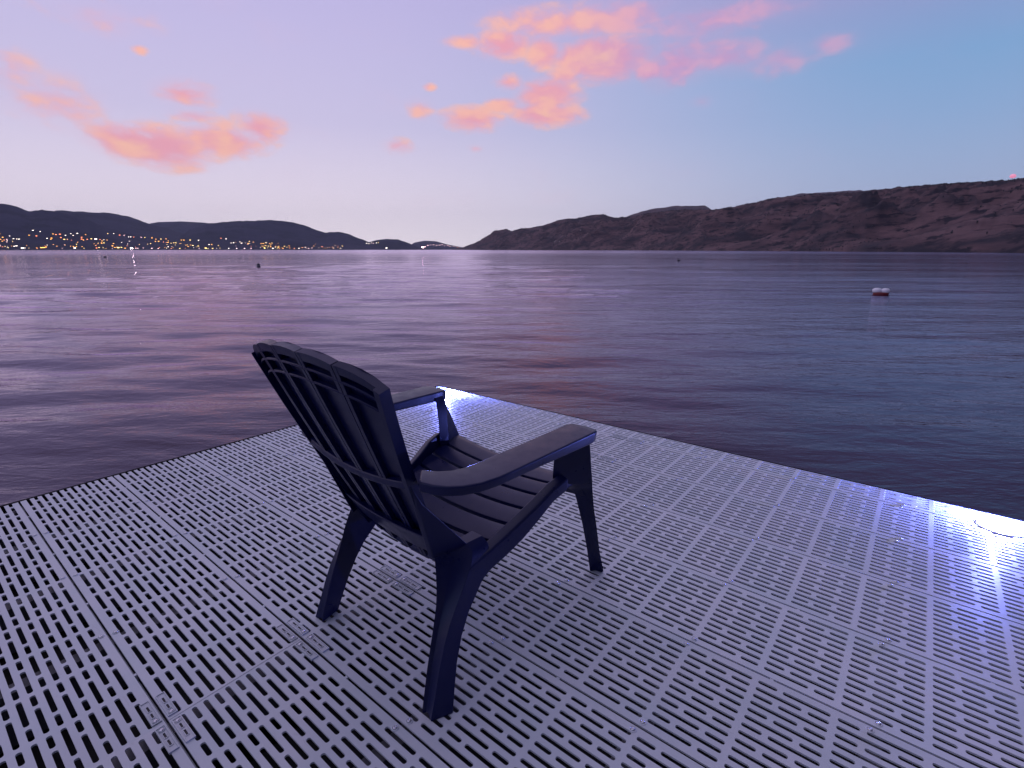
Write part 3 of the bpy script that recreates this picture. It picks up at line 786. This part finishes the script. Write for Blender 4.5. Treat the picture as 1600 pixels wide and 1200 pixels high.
# ------------------------------------------------------------------ buoys
M_BW = simple('buoy_white', (0.78, 0.77, 0.82), 0.4); M_BR = simple('buoy_red', (0.16, 0.012, 0.016), 0.5); M_BD = simple('buoy_dark', (0.035, 0.025, 0.05), 0.5); M_BM = simple('buoy_band', (0.5, 0.48, 0.55), 0.5)
def on_water(px, py):
    a, b, c = ray(px, py); k = (WATER_Z - EYE) / c
    return a * k, b * k
def buoy_pos(px, py, root_rot=True):
    x, y = on_water(px, py); return (x, y, WATER_Z), -math.atan2(x, y), math.hypot(x, y) / 800 * math.cos(math.atan2(x, y))
loc, rz, u = buoy_pos(1376, 460.5)
rt_ = link('mooring_float', None, loc=loc, rot=(0, 0, rz)); tag(rt_, 'white and red mooring float on the calm water in front of the right hill', 'buoy')
w = 12.5 * u * 0.84
bm = bmesh.new(); lathe(bm, [(0, -0.15), (w * 0.85, -0.12), (w * 0.96, 0.0), (w * 0.98, w * 0.2), (w * 0.92, w * 0.36), (0, w * 0.38)], 28, sy=0.7); fix_normals(bm); link('base', bm_mesh(bm, 'float_base', True), M_BR, rt_)
for sx, r_ in ((-1, 0.58), (1, 0.52)):
    bm = bmesh.new(); rr = w * r_
    lathe(bm, [(rr * 0.94, w * 0.33), (rr * 1.06, w * 0.5), (rr * 1.0, w * 0.76), (rr * 0.66, w * 0.92), (0, w * 0.97)], 24, sx * w * 0.5, 0, sy=0.95); fix_normals(bm)
    link('cushion', bm_mesh(bm, 'float_cushion', True), M_BW, rt_)
loc, rz, u = buoy_pos(404, 417)
rt_ = link('marker_buoy', None, loc=loc, rot=(0, 0, rz)); tag(rt_, 'dark domed marker buoy on the lake left of the chair back', 'buoy')
w = 4.0 * u * 0.7
bm = bmesh.new(); lathe(bm, [(0, -0.2), (w * 0.8, -0.1), (w * 1.0, 0.02), (w * 1.02, w * 0.35), (0, w * 0.36)], 20); fix_normals(bm); link('hull', bm_mesh(bm, 'buoy_hull', True), M_BD, rt_)
bm = bmesh.new(); lathe(bm, [(w * 0.92, w * 0.36), (w * 0.92, w * 0.8)], 20); fix_normals(bm); link('band', bm_mesh(bm, 'buoy_band', True), M_BM, rt_)
bm = bmesh.new(); lathe(bm, [(w * 0.95, w * 0.8), (w * 0.98, w * 1.05), (w * 0.75, w * 1.45), (w * 0.25, w * 1.7), (w * 0.16, w * 2.1), (0, w * 2.15)], 20); fix_normals(bm); link('dome', bm_mesh(bm, 'buoy_dome', True), M_BD, rt_)
for px, py, lab in ((164, 402.3, 'tiny dark float near the far left shore lights'), (1060, 407.6, 'tiny dark float near the foot of the brown right hill')):
    loc, rz, u = buoy_pos(px, py)
    w = 2.2 * u
    bm = bmesh.new(); lathe(bm, [(0, -0.2), (w * 0.9, -0.05), (w, w * 0.4), (w * 0.7, w * 0.75), (w * 0.2, w * 0.9), (0, w * 0.92)], 14); fix_normals(bm)
    o = link('small_float', bm_mesh(bm, 'small_float', True), M_BD, loc=loc, rot=(0, 0, rz)); tag(o, lab, 'buoy')

# ------------------------------------------------------------------ haze over the lake
HAZE = 4.0e-5
bm = bmesh.new(); box(bm, -9500, 9500, -9500, 9500, WATER_Z - 3.0, 620.0); fix_normals(bm)
hm = bpy.data.materials.new('haze_air'); hm.use_nodes = True; nt = hm.node_tree; nt.nodes.clear()
pv = nt.nodes.new('ShaderNodeVolumePrincipled'); pv.inputs['Color'].default_value = (0.82, 0.87, 1.0, 1); pv.inputs['Density'].default_value = HAZE; pv.inputs['Anisotropy'].default_value = 0.0
on = nt.nodes.new('ShaderNodeOutputMaterial'); nt.links.new(pv.outputs[0], on.inputs['Volume'])
hz = link('haze', bm_mesh(bm, 'haze'), hm); tag(hz, kind='stuff')
hz['label'] = 'thin dusk haze over the lake and hills'; hz['category'] = 'haze'
